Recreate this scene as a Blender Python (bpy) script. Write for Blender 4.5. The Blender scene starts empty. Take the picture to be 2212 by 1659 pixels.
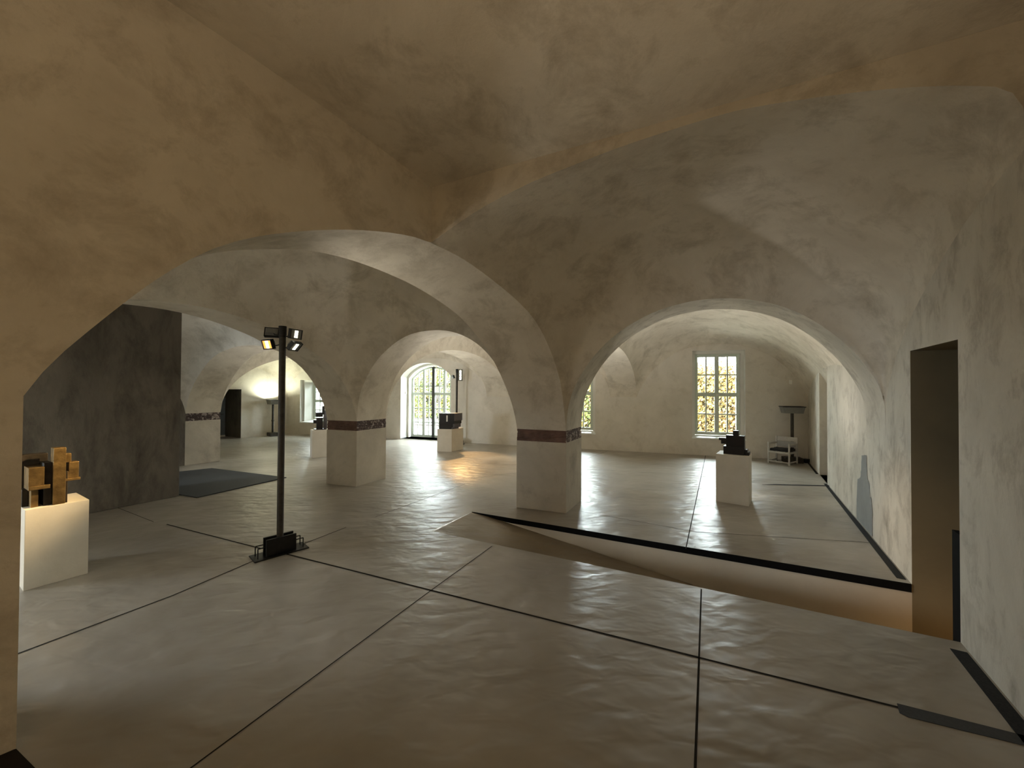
import bpy, bmesh, math, random
from mathutils import Vector, Matrix
from math import radians, cos, sin, sqrt, pi
random.seed(7)
SC = bpy.context.scene
COL = SC.collection

# ------------------------------------------------------------------ camera
H = 1.85
cam = bpy.data.cameras.new('camera')
cam.sensor_fit = 'HORIZONTAL'; cam.sensor_width = 36.0
cam.lens = 36.0 * 832.0 / 2212.0
cam.clip_start = 0.02; cam.clip_end = 300
co = bpy.data.objects.new('camera', cam); COL.objects.link(co)
f_ = Vector((0, cos(radians(.72)), sin(radians(.72)))); r_ = Vector((1, 0, 0)); u_ = r_.cross(f_)
rl = radians(.3)
r2 = r_ * cos(rl) + u_ * sin(rl); u2 = r2.cross(f_)
co.matrix_world = Matrix(((r2.x, u2.x, -f_.x, 0), (r2.y, u2.y, -f_.y, 0), (r2.z, u2.z, -f_.z, H), (0, 0, 0, 1)))
SC.camera = co

# ------------------------------------------------------------------ world, exposure
SC.view_settings.view_transform = 'Standard'; SC.view_settings.look = 'None'
SC.view_settings.gamma = 1.0; SC.view_settings.use_curve_mapping = False
SC.view_settings.exposure = 1.2
w = bpy.data.worlds.new('world'); SC.world = w; w.use_nodes = True
bg = w.node_tree.nodes['Background']
bg.inputs['Color'].default_value = (.84, .94, 1.0, 1)
bg.inputs['Strength'].default_value = 21.0
SC.cycles.max_bounces = 14; SC.cycles.diffuse_bounces = 10; SC.cycles.glossy_bounces = 5
SC.cycles.transparent_max_bounces = 12
SC.cycles.sample_clamp_indirect = 8.0
SC.cycles.use_denoising = True
SC.cycles.caustics_reflective = False; SC.cycles.caustics_refractive = False

def V2(x, y): return Vector((x, y))
# plan of the building: far wall line, right wall line
F0 = V2(-4.68, 14.214); FE = V2(.9503, -.3113); FN = V2(.3113, .9503)     # FN points outdoors
R0 = V2(3.308, 2.848); RE = V2(.5232, .8522); RN = V2(.8522, -.5232)       # RN points out of the room
W0 = V2(.810, 5.758); WE = (V2(-2.515, 1.99) - V2(.810, 5.758)).normalized()
def fw(s, d=0): return F0 + FE * s + FN * d
def rw(s, d=0): return R0 + RE * s + RN * d

def area(name, loc, direction, sx, sy, power, color, portal=False, spread=180):
    l = bpy.data.lights.new(name, 'AREA'); l.shape = 'RECTANGLE'; l.size = sx; l.size_y = sy
    l.energy = power; l.color = color; l.spread = radians(spread)
    l.cycles.is_portal = portal
    o = bpy.data.objects.new(name, l); COL.objects.link(o); o.location = loc
    o.rotation_euler = Vector(direction).to_track_quat('-Z', 'Y').to_euler()
    return o
def spot(name, loc, target, power, color, angle, blend=.5, radius=.04):
    l = bpy.data.lights.new(name, 'SPOT'); l.energy = power; l.color = color
    l.spot_size = radians(angle); l.spot_blend = blend; l.shadow_soft_size = radius
    o = bpy.data.objects.new(name, l); COL.objects.link(o); o.location = loc
    o.rotation_euler = (Vector(target) - Vector(loc)).to_track_quat('-Z', 'Y').to_euler()
    return o
def point(name, loc, power, color, radius):
    l = bpy.data.lights.new(name, 'POINT'); l.energy = power; l.color = color; l.shadow_soft_size = radius
    o = bpy.data.objects.new(name, l); COL.objects.link(o); o.location = loc
    return o
def portal(p, z, sx, sz):
    area('window_daylight', (p.x, p.y, z), (-FN.x, -FN.y, 0), sx, sz, 1, (1, 1, 1), True)
# daylight enters through the openings of the far wall
portal(fw(11.0, .68), 1.72, 1.35, 2.5)
portal(fw(7.0, .68), 1.72, 1.35, 2.5)
portal(fw(1.68, .72), 1.35, 2.15, 2.75)
portal(fw(-3.35, .68), 1.4, 1.35, 2.0)
WARM = (1.0, .62, .28)
LIGHTS = dict()
# unseen fill lights added to brighten the near bay, behind the visitor
spot('uplight_beam', (.0, -1.2, 1.2), (.0, -1.19, 4.0), 95, (1.0, .78, .52), 130, .8, .2)
point('near_bay_lamp', (-1.0, -2.2, 1.6), 11, (1.0, .78, .50), .35)
point('side_bay_lamp', (-8.0, .6, 2.0), 25, (1.0, .86, .68), .35)  # added fill for the left bay, no fixture there
spot('uplight_beam', (3.98, 6.62, .35), (4.0, 6.65, 3), 42, (1.0, .95, .86), 150, .8, .08)  # added behind the right pedestal to brighten the right back bay
# uplights added out of sight behind the two piers to lift the back vaults
spot('uplight_beam', (.78, 8.1, .45), (.9, 8.4, 3), 120, (1.0, .96, .88), 150, .8, .1)
spot('uplight_beam', (-3.55, 9.5, .45), (-3.4, 9.8, 3), 120, (1.0, .96, .88), 150, .8, .1)
# portal of an opening added in the unseen left wall for extra daylight
area('window_daylight', (-12.6, 1.6, 2.15), (1, .02, 0), 3.6, 2.1, 1, (1, 1, 1), True)
# lamp at the foot of the ramp, inside the passage
point('passage_lamp', (3.75, 2.95, -.42), 1.6, (1, .60, .25), .06)

# ------------------------------------------------------------------ materials
def nt(name):
    m = bpy.data.materials.new(name); m.use_nodes = True
    return m, m.node_tree.nodes, m.node_tree.links, m.node_tree.nodes['Principled BSDF']
def N(ns, t, **k):
    n = ns.new(t)
    for a, b in k.items():
        if a in n.inputs: n.inputs[a].default_value = b
        else: setattr(n, a, b)
    return n
def ramp(ns, stops):
    r = ns.new('ShaderNodeValToRGB'); e = r.color_ramp.elements
    e[0].position, e[0].color = stops[0][0], (*stops[0][1], 1)
    e[1].position, e[1].color = stops[-1][0], (*stops[-1][1], 1)
    for p, c in stops[1:-1]:
        x = e.new(p); x.color = (*c, 1)
    return r
def coords(ns, ls, scale=(1, 1, 1)):
    tc = ns.new('ShaderNodeTexCoord'); mp = ns.new('ShaderNodeMapping')
    mp.inputs['Scale'].default_value = scale
    ls.new(tc.outputs['Object'], mp.inputs['Vector']); return mp.outputs['Vector']
def plaster(name, c1, c2, stain=None, s=1.3, stain_lo=.58, bump=.25, rough=.8, stretch=(1, 1, 1), stain_scale=2.3):
    m, ns, ls, b = nt(name)
    v = coords(ns, ls, stretch)
    n1 = N(ns, 'ShaderNodeTexNoise', Scale=s, Detail=10.0, Roughness=.68, Distortion=.3)
    ls.new(v, n1.inputs['Vector'])
    r = ramp(ns, [(.33, c1), (.68, c2)]); ls.new(n1.outputs['Fac'], r.inputs['Fac'])
    out = r.outputs['Color']
    if stain:
        n2 = N(ns, 'ShaderNodeTexNoise', Scale=stain_scale, Detail=10.0, Roughness=.72, Distortion=.35)
        ls.new(v, n2.inputs['Vector'])
        r2_ = ramp(ns, [(stain_lo - .08, (0, 0, 0)), (stain_lo + .16, (1, 1, 1))]); ls.new(n2.outputs['Fac'], r2_.inputs['Fac'])
        mx = N(ns, 'ShaderNodeMix', data_type='RGBA'); ls.new(r2_.outputs['Color'], mx.inputs[0])
        ls.new(out, mx.inputs[6]); mx.inputs[7].default_value = (*stain, 1); out = mx.outputs[2]
    ls.new(out, b.inputs['Base Color']); b.inputs['Roughness'].default_value = rough
    n3 = N(ns, 'ShaderNodeTexNoise', Scale=7.0, Detail=8.0, Roughness=.65)
    ls.new(v, n3.inputs['Vector'])
    bp = N(ns, 'ShaderNodeBump', Strength=bump, Distance=.03); ls.new(n3.outputs['Fac'], bp.inputs['Height'])
    ls.new(bp.outputs['Normal'], b.inputs['Normal'])
    return m
M = {}
M['vault'] = plaster('lime plaster', (.60, .545, .455), (.74, .685, .585), (.43, .38, .30), stain_lo=.56)
M['wall'] = plaster('wall plaster', (.60, .56, .49), (.71, .665, .59), (.50, .455, .385), stain_lo=.6)
M['right'] = plaster('mottled plaster', (.50, .465, .395), (.69, .65, .565), (.29, .255, .205), s=1.0, stain_lo=.57, stretch=(1.3, 1.3, .75), stain_scale=2.8)
M['pier'] = plaster('pier plaster', (.47, .43, .36), (.62, .57, .48), (.30, .26, .21), s=1.6, stain_lo=.62, stain_scale=1.7)
M['dark'] = plaster('dark concrete', (.115, .10, .08), (.22, .195, .16), (.065, .055, .045), s=1.2, stain_lo=.54, stretch=(1.2, 1.2, .45), rough=.7)
M['reveal'] = plaster('reveal plaster', (.66, .65, .60), (.76, .74, .69), bump=.08)
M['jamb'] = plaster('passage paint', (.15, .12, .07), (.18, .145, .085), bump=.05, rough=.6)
M['rampwall'] = plaster('ramp side plaster', (.50, .44, .35), (.58, .52, .42), bump=.08)
M['patch'] = plaster('bare grey plaster', (.20, .205, .20), (.28, .285, .275), bump=.4)
M['pedestal'] = plaster('cast pedestal', (.60, .55, .46), (.68, .63, .54), bump=.1, s=3, rough=.6)

def simple(name, c, rough=.5, metal=0., noise=0., nscale=20., bump=0., spec=.5):
    m, ns, ls, b = nt(name)
    b.inputs['Roughness'].default_value = rough; b.inputs['Metallic'].default_value = metal
    b.inputs['Specular IOR Level'].default_value = spec
    v = coords(ns, ls)
    n = N(ns, 'ShaderNodeTexNoise', Scale=nscale, Detail=6.0); ls.new(v, n.inputs['Vector'])
    k = noise
    r = ramp(ns, [(.3, tuple(x * (1 - k) for x in c)), (.7, tuple(min(1, x * (1 + k)) for x in c))])
    ls.new(n.outputs['Fac'], r.inputs['Fac']); ls.new(r.outputs['Color'], b.inputs['Base Color'])
    if bump:
        bp = N(ns, 'ShaderNodeBump', Strength=bump, Distance=.01); ls.new(n.outputs['Fac'], bp.inputs['Height'])
        ls.new(bp.outputs['Normal'], b.inputs['Normal'])
    return m
M['black'] = simple('black steel', (.012, .012, .012), .45, .3, .2)
M['blackstrip'] = simple('black edge strip', (.006, .006, .006), .8, 0, .2, spec=.08)
M['joint'] = simple('joint shadow', (.02, .016, .011), .9, 0, .1, spec=.1)  # own dark colour of the joints and slots
M['mat'] = simple('grey floor plate', (.05, .052, .054), .7, 0, .12, 60, spec=.25)
M['grille'] = simple('dark floor grille', (.026, .027, .027), .85, 0, .2, 80, .3, spec=.12)
M['impost'] = simple('dark red impost stone', (.15, .085, .065), .6, 0, .35, 9, .5)
M['frame'] = simple('sage window paint', (.58, .64, .56), .45, 0, .05)
M['framedark'] = simple('dark post paint', (.05, .05, .04), .5, 0, .05)
M['sill'] = simple('white sill', (.8, .82, .8), .3, 0, .03)
M['white'] = simple('white plastic', (.8, .78, .72), .5, 0, .03)
M['chairwood'] = simple('white painted wood', (.50, .49, .46), .55, 0, .1, 30)
M['cushion'] = simple('dark seat cushion', (.02, .02, .022), .8, 0, .5, 15, .6)
M['cloth'] = simple('pale sling canvas', (.36, .36, .36), .9, 0, .1, 50)
M['lamphead'] = simple('grey lamp housing', (.22, .22, .21), .4, .3, .1)
M['iron'] = simple('brown iron pole', (.05, .043, .034), .6, .3, .3)
M['bronze'] = simple('gilt bronze', (.22, .14, .055), .42, .9, .4, 14, .6)
M['bronzedark'] = simple('dark bronze patina', (.03, .022, .014), .5, .6, .4, 14, .4)
M['blackstone'] = simple('polished black stone', (.012, .011, .012), .28, 0, .3, 30)
M['greystone'] = simple('dark violet stone', (.09, .085, .095), .4, 0, .2, 30)
M['door'] = simple('blue grey door', (.17, .2, .24), .4, 0, .05)

def breccia():
    m, ns, ls, b = nt('broken breccia stone')
    v = coords(ns, ls)
    n = N(ns, 'ShaderNodeTexVoronoi', Scale=10.0, feature='DISTANCE_TO_EDGE'); n0 = N(ns, 'ShaderNodeTexNoise', Scale=9.0, Detail=6.0)
    ls.new(v, n0.inputs['Vector'])
    ad = N(ns, 'ShaderNodeMix', data_type='RGBA'); ad.inputs[0].default_value = .25
    ls.new(v, ad.inputs[6]); ls.new(n0.outputs['Color'], ad.inputs[7]); ls.new(ad.outputs[2], n.inputs['Vector'])
    r = ramp(ns, [(.0, (.05, .035, .03)), (.12, (.12, .08, .07)), (.3, (.46, .40, .36)), (.5, (.17, .11, .09))])
    ls.new(n.outputs['Distance'], r.inputs['Fac']); ls.new(r.outputs['Color'], b.inputs['Base Color'])
    b.inputs['Roughness'].default_value = .7
    bp = N(ns, 'ShaderNodeBump', Strength=1.0, Distance=.03); ls.new(n.outputs['Distance'], bp.inputs['Height'])
    ls.new(bp.outputs['Normal'], b.inputs['Normal']); return m
M['breccia'] = breccia()

def floor_mat(name, c1, c2, c3):
    m, ns, ls, b = nt(name)
    tc = ns.new('ShaderNodeTexCoord')
    v = tc.outputs['Object']
    n1 = N(ns, 'ShaderNodeTexNoise', Scale=.9, Detail=4.0, Roughness=.5, Distortion=.25); ls.new(v, n1.inputs['Vector'])
    r = ramp(ns, [(.3, c1), (.5, c2), (.7, c3)]); ls.new(n1.outputs['Fac'], r.inputs['Fac'])
    ls.new(r.outputs['Color'], b.inputs['Base Color'])
    n2 = N(ns, 'ShaderNodeTexNoise', Scale=2.0, Detail=3.0, Roughness=.5, Distortion=.5); ls.new(v, n2.inputs['Vector'])
    mr = N(ns, 'ShaderNodeMapRange'); ls.new(n2.outputs['Fac'], mr.inputs['Value'])
    mr.inputs['From Min'].default_value = .3; mr.inputs['From Max'].default_value = .7
    mr.inputs['To Min'].default_value = .29; mr.inputs['To Max'].default_value = .40
    ls.new(mr.outputs['Result'], b.inputs['Roughness'])
    b.inputs['Specular IOR Level'].default_value = .55
    mp = ns.new('ShaderNodeMapping'); mp.inputs['Rotation'].default_value = (0, 0, radians(-22)); mp.inputs['Scale'].default_value = (.75, 1.35, 1)
    ls.new(v, mp.inputs['Vector'])
    n3 = N(ns, 'ShaderNodeTexNoise', Scale=5.0, Detail=2.0, Roughness=.4, Distortion=.3); ls.new(mp.outputs['Vector'], n3.inputs['Vector'])
    bp = N(ns, 'ShaderNodeBump', Strength=.85, Distance=.02); ls.new(n3.outputs['Fac'], bp.inputs['Height'])
    n4 = N(ns, 'ShaderNodeTexNoise', Scale=1.3, Detail=2.0); ls.new(mp.outputs['Vector'], n4.inputs['Vector'])
    bp2 = N(ns, 'ShaderNodeBump', Strength=.3, Distance=.02); ls.new(n4.outputs['Fac'], bp2.inputs['Height'])
    ls.new(bp.outputs['Normal'], bp2.inputs['Normal']); ls.new(bp2.outputs['Normal'], b.inputs['Normal'])
    return m
M['floor'] = floor_mat('trowelled cement floor', (.26, .234, .195), (.325, .298, .253), (.40, .372, .32))
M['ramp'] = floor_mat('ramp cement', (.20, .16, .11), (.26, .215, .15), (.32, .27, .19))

def emit(name, c, s):
    m, ns, ls, b = nt(name); b.inputs['Base Color'].default_value = (*c, 1)
    b.inputs['Emission Color'].default_value = (*c, 1); b.inputs['Emission Strength'].default_value = s; return m
M['ledwarm'] = emit('warm led', (1, .70, .30), 14)
M['lens'] = emit('amber lens', (1, .38, .07), .75)  # orange bloom of the warm leds, painted as emission
M['ledcool'] = emit('neutral led', (1, .92, .68), 2.2)
M['ledfar'] = emit('far warm led', (1, .84, .5), 28)
M['uplight'] = emit('uplight diffuser', (.95, 1.0, .72), 25)
def glass():
    m = bpy.data.materials.new('window glass'); m.use_nodes = True; ns = m.node_tree.nodes; ls = m.node_tree.links
    ns.clear(); o = ns.new('ShaderNodeOutputMaterial'); t = ns.new('ShaderNodeBsdfTransparent'); g = ns.new('ShaderNodeBsdfGlossy')
    t.inputs['Color'].default_value = (.95, .97, .95, 1); g.inputs['Roughness'].default_value = .03
    mx = ns.new('ShaderNodeMixShader'); fr = ns.new('ShaderNodeFresnel'); fr.inputs['IOR'].default_value = 1.35
    ls.new(fr.outputs[0], mx.inputs[0]); ls.new(t.outputs[0], mx.inputs[1]); ls.new(g.outputs[0], mx.inputs[2]); ls.new(mx.outputs[0], o.inputs[0])
    return m
M['glass'] = glass()
M['leafyellow'] = simple('yellow leaves', (.26, .19, .055), .8, 0, .5, 3)
M['leafrust'] = simple('russet leaves', (.25, .15, .07), .8, 0, .5, 3)
M['leafgreen'] = simple('green leaves', (.15, .20, .05), .8, 0, .5, 3)
M['bark'] = simple('grey bark', (.05, .042, .035), .9, 0, .3, 9)
M['ground'] = simple('gravel ground', (.13, .12, .10), .9, 0, .3, 3)

# ------------------------------------------------------------------ mesh helpers
def mesh_obj(name, verts, faces, mat, parent=None, smooth=False, mats=None, midx=None):
    me = bpy.data.meshes.new(name); me.from_pydata([tuple(v) for v in verts], [], faces)
    for m in (mats or [mat]): me.materials.append(m)
    if midx:
        for p, i in zip(me.polygons, midx): p.material_index = i
    if smooth:
        for p in me.polygons: p.use_smooth = True
    me.update()
    o = bpy.data.objects.new(name, me); COL.objects.link(o)
    if parent: o.parent = parent
    return o
class MB:
    def __init__(s): s.v = []; s.f = []; s.m = []
    def add(s, vs, fs, mi=0):
        k = len(s.v); s.v += [tuple(x) for x in vs]; s.f += [tuple(i + k for i in f) for f in fs]; s.m += [mi] * len(fs); return s
    def box(s, x0, x1, y0, y1, z0, z1, mi=0):
        return s.add([(x0, y0, z0), (x1, y0, z0), (x1, y1, z0), (x0, y1, z0), (x0, y0, z1), (x1, y0, z1), (x1, y1, z1), (x0, y1, z1)],
                     [(0, 3, 2, 1), (4, 5, 6, 7), (0, 1, 5, 4), (1, 2, 6, 5), (2, 3, 7, 6), (3, 0, 4, 7)], mi)
    def prism(s, poly, z0, z1, mi=0):
        n = len(poly)
        vs = [(p[0], p[1], z0) for p in poly] + [(p[0], p[1], z1) for p in poly]
        fs = [tuple(range(n - 1, -1, -1)), tuple(range(n, 2 * n))] + [(i, (i + 1) % n, n + (i + 1) % n, n + i) for i in range(n)]
        return s.add(vs, fs, mi)
    def tube(s, p0, p1, r0, r1=None, n=12, mi=0):
        p0 = Vector(p0); p1 = Vector(p1); r1 = r0 if r1 is None else r1
        d = (p1 - p0).normalized(); a = d.orthogonal().normalized(); b = d.cross(a)
        vs = [p0 + (a * cos(t) + b * sin(t)) * r0 for t in [2 * pi * i / n for i in range(n)]]
        vs += [p1 + (a * cos(t) + b * sin(t)) * r1 for t in [2 * pi * i / n for i in range(n)]]
        return s.add(vs, [tuple(range(n - 1, -1, -1)), tuple(range(n, 2 * n))] + [(i, (i + 1) % n, n + (i + 1) % n, n + i) for i in range(n)], mi)
    def path(s, pts, r, n=8):
        for a, b in zip(pts[:-1], pts[1:]): s.tube(a, b, r, n=n)
        return s
    def build(s, name, mat, parent=None, bevel=0, smooth=False, mats=None):
        o = mesh_obj(name, s.v, s.f, mat, parent, smooth, mats, s.m if mats else None)
        if bevel:
            md = o.modifiers.new('bevel', 'BEVEL'); md.width = bevel; md.segments = 2; md.limit_method = 'ANGLE'; md.angle_limit = radians(50)
        return o
def struct(o, label=None):
    o['kind'] = 'structure'
    if label: o['label'] = label
    return o
def tag(o, label, cat, group=None):
    o['label'] = label; o['category'] = cat
    if group: o['group'] = group
    return o
def empty(name, loc, ang=0):
    o = bpy.data.objects.new(name, None); COL.objects.link(o); o.location = loc; o.rotation_euler = (0, 0, ang)
    o.empty_display_size = .1; return o

def smooth_curve(pts, n=48):
    """Catmull-Rom through 2D/3D points, resampled by arc length."""
    P = [Vector(p) for p in pts]
    Q = [P[0] * 2 - P[1]] + P + [P[-1] * 2 - P[-2]]
    out = []
    for i in range(1, len(Q) - 2):
        p0, p1, p2, p3 = Q[i - 1], Q[i], Q[i + 1], Q[i + 2]
        for k in range(14):
            t = k / 14
            out.append(.5 * ((2 * p1) + (p2 - p0) * t + (2 * p0 - 5 * p1 + 4 * p2 - p3) * t * t + (3 * p1 - p0 - 3 * p2 + p3) * t ** 3))
    out.append(P[-1])
    return resample(out, n)
def resample(out, n):
    L = [0]
    for a, b in zip(out[:-1], out[1:]): L.append(L[-1] + (b - a).length)
    res = []; j = 0
    for i in range(n + 1):
        t = L[-1] * i / n
        while j < len(L) - 2 and L[j + 1] < t: j += 1
        k = (t - L[j]) / max(1e-9, L[j + 1] - L[j]); res.append(out[j].lerp(out[j + 1], k))
    return res
def plan(A, E, sz):
    return [Vector((A.x + E.x * s, A.y + E.y * s, z)) for s, z in sz]
def ell(L, z0, z1, h, p=2.0, n=40):
    """arch profile from (0,z0) to (L,z1) rising to height h"""
    r = []
    for i in range(n + 1):
        t = pi * i / n; s = L / 2 * (1 - cos(t)); zb = z0 + (z1 - z0) * s / L
        r.append((s, zb + (h - zb) * sin(t) ** (2 / p)))
    return r
def strip(name, A, B, mat):
    n = len(A); vs = list(A) + list(B)
    return struct(mesh_obj(name, vs, [(i, i + 1, n + i + 1, n + i) for i in range(n - 1)], mat, smooth=True))
def coons(name, cb, ct, cl, cr, mat, flat=.55):
    """cb/ct run left to right, cl/cr run bottom to top"""
    n = len(cb) - 1; m = len(cl) - 1
    vs = []
    for j in range(m + 1):
        v = j / m
        for i in range(n + 1):
            u = i / n
            vs.append(cb[i] * (1 - v) + ct[i] * v + cl[j] * (1 - u) + cr[j] * u
                      - (cb[0] * (1 - u) * (1 - v) + cb[-1] * u * (1 - v) + ct[0] * (1 - u) * v + ct[-1] * u * v)
                      - Vector((0, 0, flat * 16 * u * v * (1 - u) * (1 - v))))
    fs = [(j * (n + 1) + i, j * (n + 1) + i + 1, (j + 1) * (n + 1) + i + 1, (j + 1) * (n + 1) + i) for j in range(m) for i in range(n)]
    return struct(mesh_obj(name, vs, fs, mat, smooth=True))

# ------------------------------------------------------------------ plan points of the piers
P1FL, P1FR, P1BR = V2(.082, 6.037), W0, V2(1.158, 6.431); P1BL = P1BR + P1FL - P1FR
P2FL, P2FR, P2BR = V2(-3.565, 7.448), V2(-2.909, 7.240), V2(-2.584, 7.919); P2BL = P2BR + P2FL - P2FR
P3FR, P3BR = V2(-7.696, 9.092), V2(-7.320, 9.684); P3FL = P3FR + V2(-.68, .24); P3BL = P3BR + V2(-.68, .24)
DE = V2(-.515, -.857)          # direction of the arches that run towards the near end
R1 = V2(.92896, -.37018)       # direction of the arcade row
zi0, zi1 = 1.045, 1.225        # impost band
for k, (a, b, c, d) in enumerate([(P1FL, P1FR, P1BR, P1BL), (P2FL, P2FR, P2BR, P2BL), (P3FL, P3FR, P3BR, P3BL)]):
    ctr = (a + b + c + d) / 4
    lo = MB().prism([ctr + (p - ctr) * 1.012 for p in (a, b, c, d)], 0, zi0)
    lo.prism([ctr + (p - ctr) * .985 for p in (a, b, c, d)], zi1, 2.2 if k < 2 else 2.0) if False else None
    struct(lo.build('wall_pier', M['pier'], bevel=.006))
    # the band: smooth towards the visitor, broken stone on the side faces
    q = [ctr + (p - ctr) * .995 for p in (a, b, c, d)]
    o = MB().prism(q, zi0, zi1)
    ob = struct(o.build('trim_%d' % (k + 1), M['impost'], mats=[M['impost'], M['breccia']]))
    # faces: 0 bottom 1 top 2 front 3 right 4 back 5 left
    ob.data.polygons[3].material_index = 1; ob.data.polygons[5].material_index = 1
    bm = bmesh.new(); bm.from_mesh(ob.data)
    bmesh.ops.subdivide_edges(bm, edges=bm.edges[:], cuts=14, use_grid_fill=True)
    rnd = random.Random(k)
    for v in bm.verts:
        if zi0 + .01 < v.co.z < zi1 - .01:
            d_ = Vector((v.co.x - ctr.x, v.co.y - ctr.y, 0)).normalized(); v.co += d_ * rnd.uniform(-.012, .008)
        elif v.co.z <= zi0 + .01: v.co.z -= rnd.uniform(0, .008)
    bm.to_mesh(ob.data); bm.free()

# ------------------------------------------------------------------ arches (intrados) and vaults
NN = 48
A1n = [(0, zi1), (.07, 1.62), (.20, 2.06), (.58, 2.61), (1.05, 2.94), (1.9, 3.24), (2.45, 3.325), (2.84, 3.31), (3.45, 3.16), (4.07, 2.90), (4.47, 2.58), (4.89, 2.05), (5.03, 1.80)]
A1f = [(0, zi1), (.10, 1.56), (.31, 1.95), (.65, 2.39), (1.07, 2.74), (1.45, 2.93), (1.95, 3.09), (2.51, 3.18), (2.97, 3.19), (3.36, 3.12), (3.89, 2.93), (4.4, 2.55), (4.8, 2.05), (5.03, 1.6)]
a1n = smooth_curve(plan(P1FR, WE, A1n), NN); a1f = smooth_curve(plan(P1FL, WE, A1f), NN)
strip('wall_arch', a1n, a1f, M['vault'])
A3 = [(0, zi1), (.03, 1.56), (.13, 1.89), (.37, 2.29), (.72, 2.64), (1.17, 2.90), (1.6, 3.02), (2.0, 3.045), (2.38, 2.99), (2.74, 2.86), (3.07, 2.63), (3.37, 2.31), (3.58, 1.96), (3.68, 1.66), (3.70, zi1)]
A3 = [(s_ * (3.75 / 3.70), z_) for s_, z_ in A3]
a3n = smooth_curve(plan(P1FR, R1, A3), NN)
RC0 = P1FR + R1 * 3.70
a3f = smooth_curve(plan(P1BR, R1, A3), NN)
strip('wall_arch', a3n, a3f, M['right'])
A4 = [(0, zi1), (.06, 1.70), (.32, 2.20), (.70, 2.56), (1.15, 2.79), (1.65, 2.85), (2.1, 2.79), (2.52, 2.58), (2.84, 2.26), (3.06, 1.88), (3.18, 1.5), (3.22, zi1)]
E4 = (P1FL - P2FR).normalized(); k4 = (P1FL - P2FR).length / 3.22
A4 = [(s * k4, z) for s, z in A4]
a4n = smooth_curve(plan(P2FR, E4, A4), NN)
E4b = (P1BL - P2BR).normalized(); k4b = (P1BL - P2BR).length / (P1FL - P2FR).length
a4f = smooth_curve(plan(P2BR, E4b, [(s * k4b, z) for s, z in A4]), NN)
strip('wall_arch', a4n, a4f, M['vault'])
A6 = [(0, zi1), (.13, 1.66), (.46, 2.11), (.97, 2.52), (1.55, 2.71), (2.17, 2.76), (2.75, 2.69), (3.35, 2.5), (3.9, 2.16), (4.25, 1.75), (4.42, 1.4), (4.45, zi1)]
E6 = (P2FL - P3FR).normalized(); k6 = (P2FL - P3FR).length / 4.45
a6n = smooth_curve(plan(P3FR, E6, [(s * k6, z) for s, z in A6]), NN)
E6b = (P2BL - P3BR).normalized(); k6b = (P2BL - P3BR).length / 4.45
a6f = smooth_curve(plan(P3BR, E6b, [(s * k6b, z) for s, z in A6]), NN)
strip('wall_arch', a6n, a6f, M['vault'])
A5 = [(0, zi1), (.05, 1.45), (.18, 1.76), (.40, 2.09), (.68, 2.34), (1.25, 2.64), (1.74, 2.81), (2.17, 2.90), (2.6, 2.93), (3.08, 2.90), (3.5, 2.78), (4.1, 2.5), (4.7, 2.08), (5.1, 1.55), (5.2, zi1)]
a5n = smooth_curve(plan(P2FR, DE, A5), NN); a5f = smooth_curve(plan(P2FL, DE, A5), NN)
strip('wall_arch', a5n, a5f, M['vault'])
# arches running from the piers to the far wall
def back_arch(BR, BL, sr, sl, zf, h):
    fr, fl = fw(sr), fw(sl)
    Lr, Ll = (fr - BR).length, (fl - BL).length
    r = resample(plan(BR, (fr - BR).normalized(), ell(Lr, zi1, zf, h)), NN)
    l = resample(plan(BL, (fl - BL).normalized(), ell(Ll, zi1, zf, h)), NN)
    strip('wall_arch', r, l, M['vault']); return r, l
a8r, a8l = back_arch(P1BR, P1BL, 8.83, 8.05, 1.62, 2.86)
a9r, a9l = back_arch(P2BR, P2BL, 4.80, 4.03, 1.58, 2.86)
a10r, a10l = back_arch(P3BR, P3BL, -.15, -.9, 1.55, 2.80)

# large arch of the wall in front of the grey vault
E2 = V2(.89570, -.44466); N2 = V2(-.44466, -.8957)
CC = V2(-.828, 3.902)
sC = (CC - W0).dot(WE)
# the part of the A1 edge that borders the grey vault, from pier to corner
def cut(curve, A, E, s0, s1):
    pts = [p for p in curve if s0 - 1e-6 <= (V2(p.x, p.y) - A).dot(E) <= s1 + 1e-6]
    return pts
left2 = cut(a1n, W0, WE, -.01, sC - .05) + [Vector((CC.x, CC.y, 3.335))]
left2 = resample(left2, 40)
RS2 = -.899; A2end = rw(RS2)
A2 = [(0, 3.335), (.30, 3.46), (.62, 3.575), (1.10, 3.69), (1.52, 3.75), (1.9, 3.795), (2.5, 3.83), (2.85, 3.815), (3.46, 3.715), (3.86, 3.60), (4.02, 3.50), (4.093, 3.24)]
a2 = smooth_curve(plan(CC, E2, A2), NN)
lun = [(1.795, zi1), (1.80, 1.55), (1.70, 1.88), (1.43, 2.2), (1.08, 2.49), (.72, 2.70), (.41, 2.85), (-.08, 3.05), (-.51, 3.16), (-.80, 3.215), (-.899, 3.24)]
rl2 = smooth_curve([Vector((*rw(s), z)) for s, z in lun], 40)
a2[-1] = rl2[-1].copy(); rl2[0] = a3n[-1].copy(); left2[0] = a3n[0].copy()
coons('ceiling', a3n, a2, left2, rl2, M['vault'], .05)
# wall face above the large arch
top2 = [Vector((p.x, p.y, 3.90)) for p in a2]
strip('wall_front', a2, top2, M['vault'])
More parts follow.
